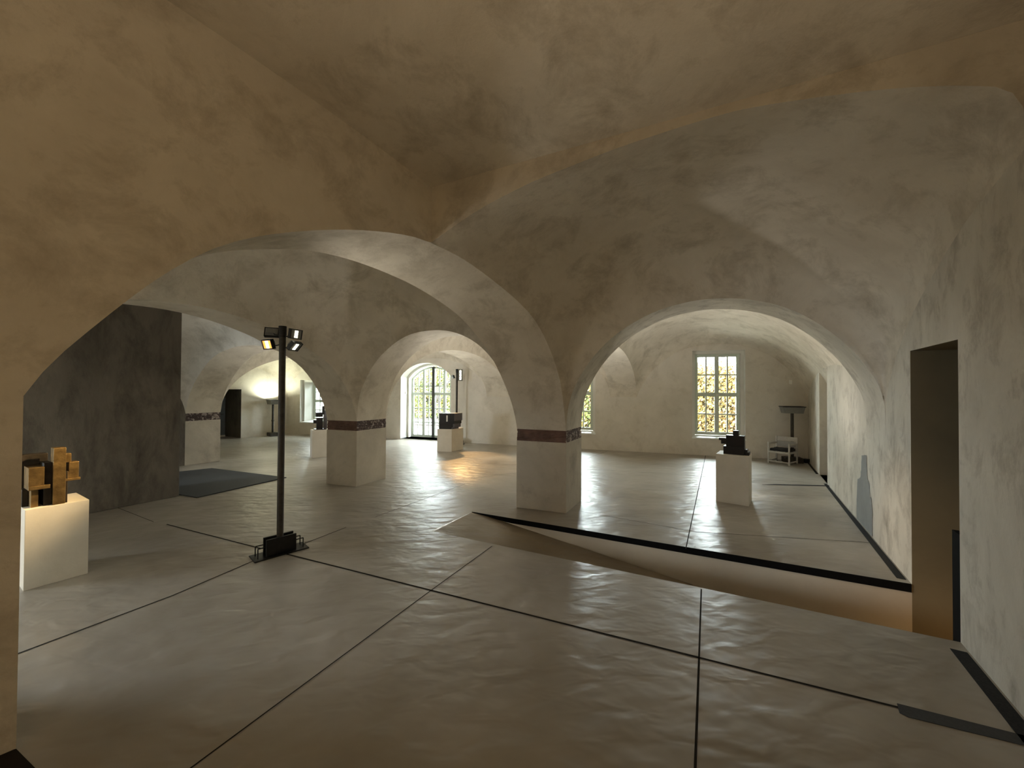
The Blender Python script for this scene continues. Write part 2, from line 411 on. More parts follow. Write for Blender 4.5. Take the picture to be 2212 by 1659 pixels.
# vault of the left bay (seen through the wide left arch)
nl = a5n[-1]; nr = a1f[-1]
d3 = V2(nr.x - nl.x, nr.y - nl.y); L3 = d3.length
near3 = resample(plan(V2(nl.x, nl.y), d3.normalized(), [(s, z) for s, z in ell(L3, nl.z, nr.z, 2.9)]), NN)
coons('ceiling', near3, a4n, a5n[::-1], a1f[::-1], M['vault'], .15)
# vault beyond it, behind the dark wall
a55 = smooth_curve(plan(P3FR, DE, A5), NN)
nl = a55[-1]; nr = a5f[-1]; d3 = V2(nr.x - nl.x, nr.y - nl.y)
near5 = resample(plan(V2(nl.x, nl.y), d3.normalized(), ell(d3.length, nl.z, nr.z, 2.9)), NN)
coons('ceiling', near5, a6n, a55[::-1], a5f[::-1], M['vault'], .9)
# back bays
def far_lun(s0, z0, s1, z1, h, p=2.0):
    return resample([Vector((*fw(s0 + s), z)) for s, z in ell(s1 - s0, z0, z1, h, p)], NN)
L4 = [(8.83, 1.62), (8.95, 1.9), (9.15, 2.25), (9.42, 2.56), (9.88, 2.90), (10.32, 3.07), (10.96, 3.14), (11.58, 3.08), (12.18, 2.84), (12.70, 2.38), (12.98, 1.93), (13.09, 1.6), (13.11, zi1)]
far4 = smooth_curve([Vector((*fw(s), z)) for s, z in L4], NN)
rc4 = a3f[-1]
far4[-1] = far4[-1] + Vector((*RN, 0)) * .06
right4 = [rc4.lerp(far4[-1], i / NN) + Vector((*RN, 0)) * .34 * sin(pi * i / NN) ** .7 for i in range(NN + 1)]
coons('ceiling', a3f, far4, a8r, right4, M['vault'], .25)
far6 = far_lun(4.80, a9r[-1].z, 8.05, a8l[-1].z, 2.95); coons('ceiling', a4f, far6, a9r, a8l, M['vault'])
far7 = far_lun(-.15, a10r[-1].z, 4.03, a9l[-1].z, 2.92); coons('ceiling', a6f, far7, a10r, a9l, M['vault'])
# last bay on the left
LW0 = V2(-9.926, 14.132); LE = V2(.454, .891); LN = V2(-.891, .454)
KS = -4.69
K = fw(KS)
far8 = far_lun(KS, 1.45, -.9, a10l[-1].z, 2.75)
LL = 6.2
lw_start = K - LE * LL
left8 = resample([Vector((lw_start.x + LE.x * s, lw_start.y + LE.y * s, z)) for s, z in ell(2.0, zi1, 1.3, 2.3)] +
                 [Vector((lw_start.x + LE.x * (2.0 + s), lw_start.y + LE.y * (2.0 + s), z)) for s, z in ell(LL - 2.0, 1.3, 1.45, 2.72)][1:], NN)
nb = a10l[0]; d8 = V2(nb.x - lw_start.x, nb.y - lw_start.y)
near8 = resample(plan(lw_start, d8.normalized(), ell(d8.length, zi1, nb.z, 2.6)), NN)
coons('ceiling', near8, far8, left8, a10l, M['vault'], .3)

# ------------------------------------------------------------------ near bay: wall with the wide arch, shallow vault overhead, back
cosW = WE.dot(N2)
def nceil(d): return 3.90 + .25 * d - .031 * d * d
sEnd = sC + 8.0 / cosW
vs = []; fs = []
# face above the arch, from the corner to the near jamb, then plain wall towards the near end
edge = [p for p in a1n if (V2(p.x, p.y) - W0).dot(WE) > sC] 
edge = [Vector((CC.x, CC.y, 3.335))] + edge
for p in edge:
    d = (V2(p.x, p.y) - CC).dot(N2); vs += [p, Vector((p.x, p.y, nceil(max(0, d))))]
fs = [(2 * i, 2 * i + 2, 2 * i + 3, 2 * i + 1) for i in range(len(edge) - 1)]
k = len(vs); s = 5.03
jamb = []
while s < sEnd + .01:
    p = W0 + WE * s; d = (p - CC).dot(N2); vs += [Vector((p.x, p.y, 0)), Vector((p.x, p.y, nceil(d)))]; s += (sEnd - 5.03) / 12
n_ = (len(vs) - k) // 2
fs += [(k + 2 * i, k + 2 * i + 2, k + 2 * i + 3, k + 2 * i + 1) for i in range(n_ - 1)]
# jamb of the arch (thickness of the wall)
jA = W0 + WE * 5.03; jB = P1FL + WE * 5.03
k = len(vs); vs += [Vector((*jA, 0)), Vector((*jA, a1n[-1].z)), Vector((*jB, a1f[-1].z)), Vector((*jB, 0))]; fs.append((k, k + 1, k + 2, k + 3))
k = len(vs); far_e = P1FL + WE * (sEnd); vs += [Vector((*jB, 0)), Vector((*jB, 4.5)), Vector((*far_e, 4.5)), Vector((*far_e, 0))]; fs.append((k, k + 1, k + 2, k + 3))
struct(mesh_obj('wall_left', vs, fs, M['vault']))
# shallow vault
vs = []; ni, nj = 24, 40
for j in range(nj + 1):
    d = 8.0 * j / nj
    a = CC + WE * (d / cosW); b = rw(RS2) - RE * (d / (-RE).dot(N2))
    for i in range(ni + 1):
        p = a.lerp(b, i / ni); vs.append((p.x, p.y, nceil(d)))
fs = [(j * (ni + 1) + i, j * (ni + 1) + i + 1, (j + 1) * (ni + 1) + i + 1, (j + 1) * (ni + 1) + i) for j in range(nj) for i in range(ni)]
struct(mesh_obj('ceiling', vs, fs, M['vault'], smooth=True))
a = CC + WE * (8.0 / cosW); b = rw(RS2) - RE * (8.0 / (-RE).dot(N2))
struct(mesh_obj('wall_back', [(*a, -.1), (*b, -.1), (*b, 4.5), (*a, 4.5)], [(0, 1, 2, 3)], M['vault']))

# ------------------------------------------------------------------ right wall with its two openings
def wall_grid(name, P, s0, s1, z0, z1, holes, mat, nrm, parent=None):
    """vertical wall face with rectangular holes; P(s)->plan point"""
    ss = sorted({s0, s1} | {h[0] for h in holes} | {h[1] for h in holes}); zz = sorted({z0, z1} | {h[2] for h in holes} | {h[3] for h in holes})
    vs = []; fs = []
    idx = {}
    for i, s in enumerate(ss):
        for j, z in enumerate(zz): idx[i, j] = len(vs); vs.append((*P(s), z))
    for i in range(len(ss) - 1):
        for j in range(len(zz) - 1):
            sm, zm = (ss[i] + ss[i + 1]) / 2, (zz[j] + zz[j + 1]) / 2
            if any(h[0] < sm < h[1] and h[2] < zm < h[3] for h in holes): continue
            fs.append((idx[i, j], idx[i + 1, j], idx[i + 1, j + 1], idx[i, j + 1]))
    return struct(mesh_obj(name, vs, fs, mat))
sBack = -(8.0 / (-RE).dot(N2)) + RS2
D1 = (.0166, 1.008, -1.6, 2.235); D2 = (5.63, 6.62, 0, 2.29)
wall_grid('wall_right', lambda s: rw(s), sBack, 9.6, -1.6, 4.5, [D1, D2], M['right'], RN)
# passage behind the near opening: the ramp runs down through it
def quad(name, pts, mat, kind=True): 
    o = mesh_obj(name, pts, [tuple(range(len(pts)))], mat); return struct(o) if kind else o
def opening(hole, depth, mat, name, endmat):
    s0, s1, z0, z1 = hole
    a0, a1, b0, b1 = rw(s0), rw(s1), rw(s0, depth), rw(s1, depth)
    vs = [(*a1, z0), (*b1, z0), (*b1, z1), (*a1, z1), (*a0, z0), (*b0, z0), (*b0, z1), (*a0, z1)]
    struct(mesh_obj(name, vs, [(0, 1, 2, 3), (4, 5, 6, 7), (3, 2, 6, 7), (1, 5, 6, 2), (0, 4, 5, 1)], mat))
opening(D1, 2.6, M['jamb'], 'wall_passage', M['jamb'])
opening(D2, 1.3, M['wall'], 'wall_recess', M['wall'])
# black panel put in place of a dark lower opening at the near jamb
dp = empty('black_panel', (*rw(.0), -.8), math.atan2(RE.y, RE.x))
MB().box(.018, .175, -.045, -.01, -.0, 1.58).build('panel', M['blackstrip'], dp)
dp.location = (*rw(.0, -.0), -.8)
tag(dp, 'narrow black steel panel on the near jamb of the right-hand doorway above the ramp', 'panel')

# bare patch on the right wall
pat = [(2.89, .97), (2.64, 1.0), (2.62, .82), (2.57, .68), (2.50, .67), (2.48, .49), (2.40, .49), (2.37, .29), (2.37, .01), (2.74, .01), (3.19, .01), (3.20, .28), (3.15, .58), (2.97, .63), (2.93, .76)]
cp = []
for (s_a, z_a), (s_b, z_b) in zip(pat, pat[1:] + pat[:1]):
    for k_ in range(4): cp.append((s_a + (s_b - s_a) * k_ / 4 + random.uniform(-.012, .012), max(.01, z_a + (z_b - z_a) * k_ / 4 + (random.uniform(-.012, .012) if z_a > .02 else 0))))
pat = cp
pts = [(*rw(s, -.004), z) for s, z in pat]
mesh_obj('trim_4', pts, [tuple(range(len(pts)))], M['patch'])['kind'] = 'structure'

# ------------------------------------------------------------------ far wall with windows
WT = .67
def arch_pts(s0, s1, zs, zc, n=16):
    c = (s0 + s1) / 2; a = (s1 - s0) / 2; r = []
    h = zc - zs; R = (a * a + h * h) / (2 * h)
    for i in range(n + 1):
        x = -a + 2 * a * i / n; r.append((c + x, zs + sqrt(max(0, R * R - x * x)) - (R - h)))
    return r
W1h = (10.34, 11.67, .50, 2.96); W2h = (6.30, 7.62, .50, 2.96); W3h = (-4.02, -2.70, .48, 2.16)
FDs0, FDs1, FDz, FDc = .67, 2.69, 2.28, 2.76
holes = [W1h, W2h, W3h, (FDs0, FDs1, 0, FDz)]
FWs0, FWs1 = -7.5, 16.0
# face with an arched hole: grid face, the band above the door spring line is filled by fan quads
ss = [FWs0, FWs1]
def far_face(d, name, mat):
    o = wall_grid(name, lambda s: fw(s, d), FWs0, FWs1, -.3, 4.6, holes + [(FDs0, FDs1, FDz, 3.2)], mat, FN)
    ap = arch_pts(FDs0, FDs1, FDz, FDc); me = o.data
    bm = bmesh.new(); bm.from_mesh(me)
    lo = [bm.verts.new((*fw(s, d), z)) for s, z in ap]; hi = [bm.verts.new((*fw(s, d), 3.2)) for s, z in ap]
    for i in range(len(ap) - 1): bm.faces.new((lo[i], lo[i + 1], hi[i + 1], hi[i]))
    bm.to_mesh(me); bm.free(); return o
far_face(0, 'wall_far', M['wall']); far_face(WT + .05, 'wall_outside', M['wall'])
def reveal(hole, d0, d1, inset=0, arch=None, mat=None, floor_z=None):
    s0, s1, z0, z1 = hole
    if arch: prof = [(s0, z0)] + arch_pts(s0, s1, arch[0], arch[1]) + [(s1, z0)]
    else: prof = [(s0, z0), (s0, z1), (s1, z1), (s1, z0)]
    mb = MB(); n = len(prof)
    vs = [(*fw(s, d0), z) for s, z in prof] + [(*fw(s, d1), z) for s, z in prof]
    mb.add(vs, [(i, (i + 1) % n, n + (i + 1) % n, n + i) for i in range(n)])
    return struct(mb.build('wall_reveal', mat or M['reveal']))
def rebate(hole, d, w_, z0b=None, arch=None):
    """flat ring facing the room at depth d, narrowing the opening by w_"""
    s0, s1, z0, z1 = hole
    if arch:
        o = [(s0, z0)] + arch_pts(s0, s1, arch[0], arch[1]) + [(s1, z0)]
        i_ = [(s0 + w_, z0)] + arch_pts(s0 + w_, s1 - w_, arch[0] - .06, arch[1] - w_) + [(s1 - w_, z0)]
    else:
        o = [(s0, z0), (s0, z1), (s1, z1), (s1, z0)]; i_ = [(s0 + w_, z0), (s0 + w_, z1 - w_), (s1 - w_, z1 - w_), (s1 - w_, z0)]
    n = len(o); vs = [(*fw(s, d), z) for s, z in o] + [(*fw(s, d), z) for s, z in i_]
    return struct(mesh_obj('wall_rebate', vs, [(i, i + 1, n + i + 1, n + i) for i in range(n - 1)], M['reveal']))

def window(num, hole, d, cols=4, rows=4, label=None):
    """casement window: painted frame, thick cross, thin glazing bars, pane"""
    s0, s1, z0, z1 = hole
    ang = math.atan2(FE.y, FE.x); c = fw(s0, d)
    t = empty('window_%d' % num, (*c, z0), ang); struct(t, label)
    W = s1 - s0; Hh = z1 - z0; f = .068
    m = MB()
    m.box(0, f, 0, .07, 0, Hh).box(W - f, W, 0, .07, 0, Hh).box(f, W - f, 0, .07, 0, f).box(f, W - f, 0, .07, Hh - f, Hh)
    m.build('window_frame', M['frame'], t, bevel=.006)
    zc = Hh * .5
    m = MB().box(W / 2 - .035, W / 2 + .035, -.012, .06, f, Hh - f).box(f, W / 2 - .035, -.008, .06, zc - .035, zc + .035).box(W / 2 + .035, W - f, -.008, .06, zc - .035, zc + .035)
    m.build('window_cross', M['frame'], t, bevel=.005)
    hw = (W / 2 - .035 - f); m = MB()
    for x0 in (f, W / 2 + .035):
        xm = x0 + hw / 2
        for (za, zb) in ((f, zc - .035), (zc + .035, Hh - f)):
            # sash rim
            m.box(x0, x0 + .02, .01, .05, za, zb).box(x0 + hw - .02, x0 + hw, .01, .05, za, zb).box(x0 + .02, x0 + hw - .02, .01, .05, za, za + .02).box(x0 + .02, x0 + hw - .02, .01, .05, zb - .02, zb)
            m.box(xm - .019, xm + .019, .015, .045, za + .02, zb - .02)
            m.box(x0 + .02, xm - .019, .015, .045, (za + zb) / 2 - .019, (za + zb) / 2 + .019).box(xm + .019, x0 + hw - .02, .015, .045, (za + zb) / 2 - .019, (za + zb) / 2 + .019)
    m.build('glazing_bars', M['frame'], t)
    MB().box(f, W - f, .028, .032, f, Hh - f).build('window_pane', M['glass'], t)
    m = MB().box(W / 2 - .012, W / 2 + .05, -.03, -.014, zc - .02, zc + .004).box(W / 2 - .01, W / 2 + .04, -.03, -.014, Hh - .05, Hh - .03)
    m.build('window_latch', M['white'], t)
    return t
def rect_window(num, hole, label, depth=.22, sill=True):
    reveal(hole, 0, .14)
    rebate(hole, .14, .085)
    h2 = (hole[0] + .085, hole[1] - .085, hole[2], hole[3] - .085)
    reveal(h2, .14, WT + .05)
    t = window(num, (h2[0], h2[1], hole[2] + .06, h2[3]), depth, label=label)
    a = empty('window_sill', (*fw(hole[0] + .0, 0), hole[2]), math.atan2(FE.y, FE.x)) if False else None
    s = MB().add([(*fw(hole[0] - .015, -.03), hole[2]), (*fw(hole[1] + .015, -.03), hole[2]), (*fw(hole[1] - .085, depth), hole[2] + .055), (*fw(hole[0] + .085, depth), hole[2] + .055),
                  (*fw(hole[0] - .015, -.03), hole[2] - .035), (*fw(hole[1] + .015, -.03), hole[2] - .035), (*fw(hole[1] - .085, depth), hole[2] - .035), (*fw(hole[0] + .085, depth), hole[2] - .035)],
                 [(0, 1, 2, 3), (4, 7, 6, 5), (0, 4, 5, 1), (1, 5, 6, 2), (2, 6, 7, 3), (3, 7, 4, 0)])
    o = s.build('window_sill', M['sill']); o.parent = t; o.matrix_parent_inverse = (Matrix.Translation(t.location) @ Matrix.Rotation(t.rotation_euler.z, 4, 'Z')).inverted()
    return t
rect_window(1, W1h, 'tall sage-framed casement window in the grey end wall behind the chair bay')
rect_window(2, W2h, 'sage-framed casement window half hidden by the arch pier')
rect_window(3, W3h, 'window in a deep bright niche of the far left bay', depth=.6)
# arched glazed doors to the garden
reveal((FDs0, FDs1, .03, 0), 0, .42, arch=(FDz, FDc)); rebate((FDs0, FDs1, .03, 0), .42, .07, arch=(FDz, FDc))
reveal((FDs0 + .07, FDs1 - .07, .03, 0), .42, WT + .06, arch=(FDz - .06, FDc - .07))
gd = empty('door_1', (*fw(FDs0 + .07, WT - .06), .03), math.atan2(FE.y, FE.x)); struct(gd, 'tall arched glazed garden door with sage bars')
GW = FDs1 - FDs0 - .14; zsp, zcr = FDz - .09 - .03, FDc - .1 - .03
def ztop(x, off=0):
    a = GW / 2; h = zcr - zsp; R = (a * a + h * h) / (2 * h); return zsp + sqrt(max(0, R * R - (x - a) ** 2)) - (R - h) - off
def ribbon(mb, inner, outer, y0, y1):
    n = len(inner)
    vs = [(x, y0, z) for x, z in inner] + [(x, y0, z) for x, z in outer] + [(x, y1, z) for x, z in inner] + [(x, y1, z) for x, z in outer]
    fs = []
    for i in range(n - 1):
        fs += [(i, i + 1, n + i + 1, n + i), (2 * n + i, 3 * n + i, 3 * n + i + 1, 2 * n + i + 1), (i, 2 * n + i, 2 * n + i + 1, i + 1), (n + i, n + i + 1, 3 * n + i + 1, 3 * n + i)]
    mb.add(vs, fs)
xs = [GW * i / 24 for i in range(25)]
m = MB(); ribbon(m, [(min(max(x, .06), GW - .06), ztop(x) - .065) for x in xs], [(x, ztop(x)) for x in xs], 0, .08)
m.box(0, .06, 0, .08, 0, ztop(0)).box(GW - .06, GW, 0, .08, 0, ztop(GW)).box(.06, GW - .06, 0, .08, 0, .05)
m.build('door_frame', M['frame'], gd)
zt = 1.62; m = MB()
for x in (GW * .27, GW * .73): m.box(x - .045, x + .045, .005, .07, .05, zt - .035).box(x - .042, x + .042, .005, .07, zt + .035, ztop(x, .06))
m.box(.06, GW / 2 - .04, -.005, .07, zt - .05, zt + .05).box(GW / 2 + .04, GW - .06, -.005, .07, zt - .05, zt + .05)
m.build('door_rails', M['frame'], gd)
MB().box(GW / 2 - .055, GW / 2 + .055, -.05, .075, 0, ztop(GW / 2, .01)).build('centre_post', M['framedark'], gd)['label'] = 'near-black centre post'
m = MB()
cells = [(.06, GW * .27 - .03), (GW * .27 + .03, GW / 2 - .04), (GW / 2 + .04, GW * .73 - .03), (GW * .73 + .03, GW - .06)]
for a, b in cells:
    xm = (a + b) / 2
    m.box(a, a + .025, .01, .06, .05, zt - .035).box(b - .025, b, .01, .06, .05, zt - .035).box(a + .025, b - .025, .01, .06, .05, .09)
    m.box(xm - .018, xm + .018, .02, .05, .09, zt - .035).box(xm - .018, xm + .018, .02, .05, zt + .035, ztop(xm, .06))
    for z in (.55, 1.08): m.box(a + .025, b - .025, .02, .05, z - .018, z + .018)
    m.box(a, b, .02, .05, zt + .268, zt + .304)
m.build('glazing_bars', M['frame'], gd)
vs = [(x, .035, z) for x in xs for z in (.05, ztop(x, .06))]
mesh_obj('door_pane', vs, [(2 * i, 2 * i + 2, 2 * i + 3, 2 * i + 1) for i in range(24)], M['glass'], gd)
MB().box(FDs1 * 0 - .07, GW + .07, -.61 + 0, -.0, -.03, .0).build('door_sill', M['sill'], gd)
MB().tube((-.045, -.30, 1.66), (-.075, -.30, 1.66), .05, n=16).build('wall_dial', M['white'], gd)

# ------------------------------------------------------------------ far left wall and deep door recess
lw = lambda s: LW0 + LE * s
wall_grid('wall_west', lambda s: lw(s), -5.5, 1.75, -.1, 4.5, [(-1.05, 0, 0, 1.78)], M['wall'], LN)
a0, a1_, b0, b1_ = lw(-1.05), lw(0), lw(-1.05) + LN * 1.05, lw(0) + LN * 1.05
struct(mesh_obj('wall_niche', [(*a1_, 0), (*b1_, 0), (*b1_, 1.78), (*a1_, 1.78), (*a0, 0), (*b0, 0), (*b0, 1.78), (*a0, 1.78)],
       [(0, 1, 2, 3), (4, 5, 6, 7), (3, 2, 6, 7), (1, 5, 6, 2)], M['dark']))
dd = empty('door_2', (*(lw(-1.02) + LN * .98), 0), math.atan2(LE.y, LE.x)); struct(dd, 'blue grey door at the back of the deep recess, far left bay')
MB().box(.0, .99, 0, .04, 0.02, 1.45).build('door_leaf', M['door'], dd, bevel=.005)
MB().box(.0, .99, -.02, .0, .0, .06).build('door_threshold', M['white'], dd)
MB().tube((.9, -.04, .85), (.8, -.04, .85), .01).build('door_handle', M['black'], dd)
q = lw(0) + LN * .30
bx = empty('wall_box', (q.x, q.y, 1.50), math.atan2(LN.y, LN.x))
MB().box(0, .13, -.07, 0, 0, .09).build('housing', M['iron'], bx, bevel=.005)
tag(bx, 'small dark box fixed to the jamb of the far left doorway', 'sensor')

# ------------------------------------------------------------------ floor, ramp, joints
def zquad(mb, a, b, w_, z=.0025, mi=1):
    d = (V2(*b) - V2(*a)).normalized(); n = V2(-d.y, d.x) * w_ / 2; a = V2(*a); b = V2(*b)
    mb.add([(*(a - n), z), (*(b - n), z), (*(b + n), z), (*(a + n), z)], [(0, 1, 2, 3)], mi)
RA, RB, RCp, RD = V2(-1.035, 5.022), V2(-.587, 5.800), V2(3.830, 3.710), V2(3.322, 2.859)
ex = 2.65
RCx, RDx = RCp + RN * ex, RD + RN * ex
fl_out = [V2(-16, -8), V2(12, -8), V2(12, 18), V2(-16, 18)]
mb = MB()
# floor polygon around the ramp: four pieces fanned from the outer corners
inner = [RA, RD, RDx, RCx, RCp, RB]
vs = [(*p, 0) for p in fl_out] + [(*p, 0) for p in inner]
fs = [(0, 1, 5, 4), (1, 6, 5), (1, 2, 7, 6), (2, 8, 7), (2, 3, 9, 8), (3, 0, 4, 9)]
mb.add(vs, fs, 0)
js = [((-4.638, 5.207), (-2.86, 4.44), .012), ((-2.55, 4.325), (1.301, 2.682), .014), ((1.301, 2.682), (2.29, 2.262), .012),
      ((-3.42, 2.66), (-3.0, 3.44), .010), ((-3.0, 3.44), (-2.72, 4.20), .010), ((-2.50, 4.50), (-2.19, 5.13), .009), ((-1.95, 5.55), (-.9, 7.5), .006),
      ((-1.62, 1.75), (-.749, 3.514), .006), ((-.749, 3.514), (-.224, 4.548), .006),
      ((.80, 1.7), (1.301, 2.682), .009), ((1.301, 2.682), (1.766, 3.596), .008), ((2.03, 4.50), (5.45, 10.85), .008),
      ((1.053, 5.849), (2.42, 5.03), .005), ((2.42, 5.03), (4.44, 4.70), .006),
      ((1.25, 9.2), (2.9, 11.6), .006), ((-.6, 9.6), (5.9, 7.8), .005), ((-1.4, 7.6), (1.2, 9.2), .005), ((-2.6, 9.0), (.0, 8.2), .005), ((-6.9, 7.9), (-5.1, 7.3), .006), ((-4.9, 5.3), (-6.0, 5.9), .005)]
for a, b, w_ in js: zquad(mb, a, b, w_ * 1.45)
struct(mb.build('floor', M['floor'], mats=[M['floor'], M['joint']]))
# ramp surface
sl = .137
def rz(p):
    t = (p - RB).dot(E2); return -sl * max(0, t - .12)
vs = []; n = 30
L_ = 8.2
for i in range(n + 1):
    t = i / n * L_
    a = RA + E2 * t * 1.0; b = RB + E2 * t
    vs += [(*(a - V2(-.02, .03)), -sl * max(0, t - .10)), (*b, -sl * max(0, t - .10))]
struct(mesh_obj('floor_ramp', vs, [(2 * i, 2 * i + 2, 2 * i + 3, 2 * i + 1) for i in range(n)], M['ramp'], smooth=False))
RCq = RCp + (RCp - RB).normalized() * .12
o = MB().add([(*RB, 0), (*RCq, 0), (*RCq, -1.6), (*RB, -1.6)], [(0, 1, 2, 3)]).add([(*RA, 0), (*RD, 0), (*RD, -1.6), (*RA, -1.6)], [(0, 1, 2, 3)])
struct(o.build('wall_ramp', M['rampwall']))
# black steel edge along the upper floor
dE = (RCp - RB).normalized(); nE = V2(dE.y, -dE.x)
vs = [(*RB, .004), (*RCp, .004), (*(RCp + nE * .012), .004), (*(RB + nE * .012), .004), (*(RB + nE * .012), -.004), (*(RCp + nE * .012), -.075), (*(RB + nE * .012 + dE * .6), -.062)]
struct(mesh_obj('trim_5', vs, [(0, 1, 2, 3), (3, 2, 5, 6, 4)], M['blackstrip']))
# dark slots along the walls and the plate in the floor
def slab(name, pts, z, mat, label=None, th=.003):
    o = MB().prism(pts, z - th, z).build(name, mat); return struct(o, label)
slab('trim_6', [rw(-.13, -.10), rw(-.13, -.015), rw(-1.6, -.015), rw(-1.6, -.10)], .004, M['grille'])
slab('trim_7', [rw(1.10, -.015), rw(1.10, -.085), rw(5.62, -.06), rw(5.62, -.015)], .004, M['grille'])
slab('trim_8', [rw(6.65, -.015), rw(6.65, -.06), rw(8.5, -.05), rw(8.5, -.015)], .004, M['joint'])
slab('trim_9', [V2(2.255, 2.205), V2(2.235, 2.235), V2(2.285, 2.30), V2(2.90, 2.03), V2(3.1, 1.94), V2(3.0, 1.87), V2(2.68, 2.035)], .004, M['mat'])
slab('trim_10', [V2(-2.515, 1.985), V2(-2.293, 1.885), V2(-1.95, 1.73), V2(-3.0, .7), V2(-3.6, 1.5), V2(-2.60, 1.945)], .004, M['joint'])
slab('trim_11', [V2(4.9, 7.55), V2(6.2, 7.45), V2(6.22, 7.52), V2(5.2, 7.60)], .004, M['grille'])
fm = MB().prism([V2(-7.6, 8.08), V2(-6.803, 8.768), V2(-4.612, 7.914), V2(-5.248, 6.448), V2(-6.9, 7.1)], .001, .016).build('floor_mat', M['mat'])
tag(fm, 'flat slate-grey rectangular mat lying on the floor beside the dark concrete wall', 'mat')

# ------------------------------------------------------------------ dark concrete wall block
dwe = V2(.4928, .8701); dwn = V2(-.8701, .4928)
b0 = V2(-5.631, 6.552)
dpoly = [b0, b0 - dwe * 4.2, b0 - dwe * 4.2 + dwn * .9, b0 + dwn * .9]
mb = MB().prism(dpoly, 0, 3.3)
struct(mb.build('wall_dark', M['dark'], bevel=.01), 'dark mottled concrete wall standing in the left bay')
# dark disc painted as the shaded opening round the block at the vault
cx = b0 + dwn * .02 - dwe * .12
vault5 = [o for o in COL.objects if o.name.startswith('ceiling')][2]
def vz(x, y):
    q = sorted(((v.co.x - x) ** 2 + (v.co.y - y) ** 2, v.co.z) for v in vault5.data.vertices)[:4]
    w_ = [1 / (a + 1e-5) for a, _ in q]; return sum(a * b[1] for a, b in zip(w_, q)) / sum(w_)
mb = MB(); n = 36; vs = [(cx.x, cx.y, vz(cx.x, cx.y) - .012)]
for rr in (.14, .27): vs += [(cx.x + rr * cos(2 * pi * i / n), cx.y + rr * sin(2 * pi * i / n), vz(cx.x + rr * cos(2 * pi * i / n), cx.y + rr * sin(2 * pi * i / n)) - .012) for i in range(n)]
mb.add(vs, [(0, 1 + i, 1 + (i + 1) % n) for i in range(n)] + [(1 + i, 1 + n + i, 1 + n + (i + 1) % n, 1 + (i + 1) % n) for i in range(n)])
struct(mb.build('trim_12', M['jamb']))

# ------------------------------------------------------------------ outer shell: closes the unseen sides
sh = [fw(FWs0, .0), V2(-13, -7), V2(9.5, -7), fw(FWs1, .0)]
vs = [(*p, -1.7) for p in sh] + [(*p, 4.6) for p in sh]
q0, q1 = sh[0], sh[1]; tq = lambda y: q0.lerp(q1, (q0.y - y) / (q0.y - q1.y))
wy = [q0.y, 3.4, -.2, q1.y]; wl = [tq(y) for y in wy]  # gap added in the unseen left wall to let daylight in
vs2 = []
for p in wl: vs2 += [(*p, -1.7), (*p, 1.1), (*p, 3.2), (*p, 4.6)]
o = MB().add(vs2, [(4 * i + k, 4 * i + 4 + k, 4 * i + 5 + k, 4 * i + 1 + k) for i in range(3) for k in range(3) if not (i == 1 and k == 1)])
o.add(vs, [(1, 2, 6, 5), (2, 3, 7, 6)]).add([(*fw(FWs0, .9), 4.6), (-13, -7, 4.6), (9.5, -7, 4.6), (*fw(FWs1, .9), 4.6)], [(0, 1, 2, 3)])
struct(o.build('wall_shell', M['wall']))
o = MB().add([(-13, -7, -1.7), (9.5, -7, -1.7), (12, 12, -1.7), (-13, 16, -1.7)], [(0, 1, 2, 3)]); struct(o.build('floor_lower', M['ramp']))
# closing walls left of the left bays
vs = []
for p in a55: vs += [p, Vector((p.x, p.y, 0))]
struct(mesh_obj('wall_side', vs, [(2 * i, 2 * i + 2, 2 * i + 3, 2 * i + 1) for i in range(len(a55) - 1)], M['dark']))  # dark fill added under the arch to cover a bright gap
p5 = V2(a55[-1].x, a55[-1].y); 
struct(MB().add([(*p5, 0), (*P3FL, 0), (*P3FL, 4.5), (*p5, 4.5)], [(0, 1, 2, 3)]).add([(*P3BL, 0), (*lw_start, 0), (*lw_start, 4.5), (*P3BL, 4.5)], [(0, 1, 2, 3)]).build('wall_side', M['wall']))

# ------------------------------------------------------------------ pedestals and sculptures
def pedestal(corner, f, w_, d, h, label, g=None):
    """corner = front-left foot, f = direction of the front face to the right"""
    f = V2(*f).normalized(); t = empty('pedestal', (*corner, 0), math.atan2(f.y, f.x))
    o = MB().box(0, w_, 0, d, 0, h).build('plinth_block', M['pedestal'], t, bevel=.004)
    o['label'] = 'plain cast block'
    tag(t, label, 'pedestal'); return t
def sculpt(name, base, ang, z, parts, label, cat='sculpture'):
    t = empty(name, (base[0], base[1], z), ang)
    for pn, boxes, mat, lab in parts:
        m = MB()
        for b in boxes: m.box(*b)
        o = m.build(pn, mat, t, bevel=.003)
        if lab: o['label'] = lab
    tag(t, label, cat); return t
fA = V2(.518, .855)
cA = V2(-4.395, 3.494); hA = .73
pedestal(cA, fA, .40, .48, hA, 'pale pedestal glowing in warm light at the left edge, below the gilt block sculpture')
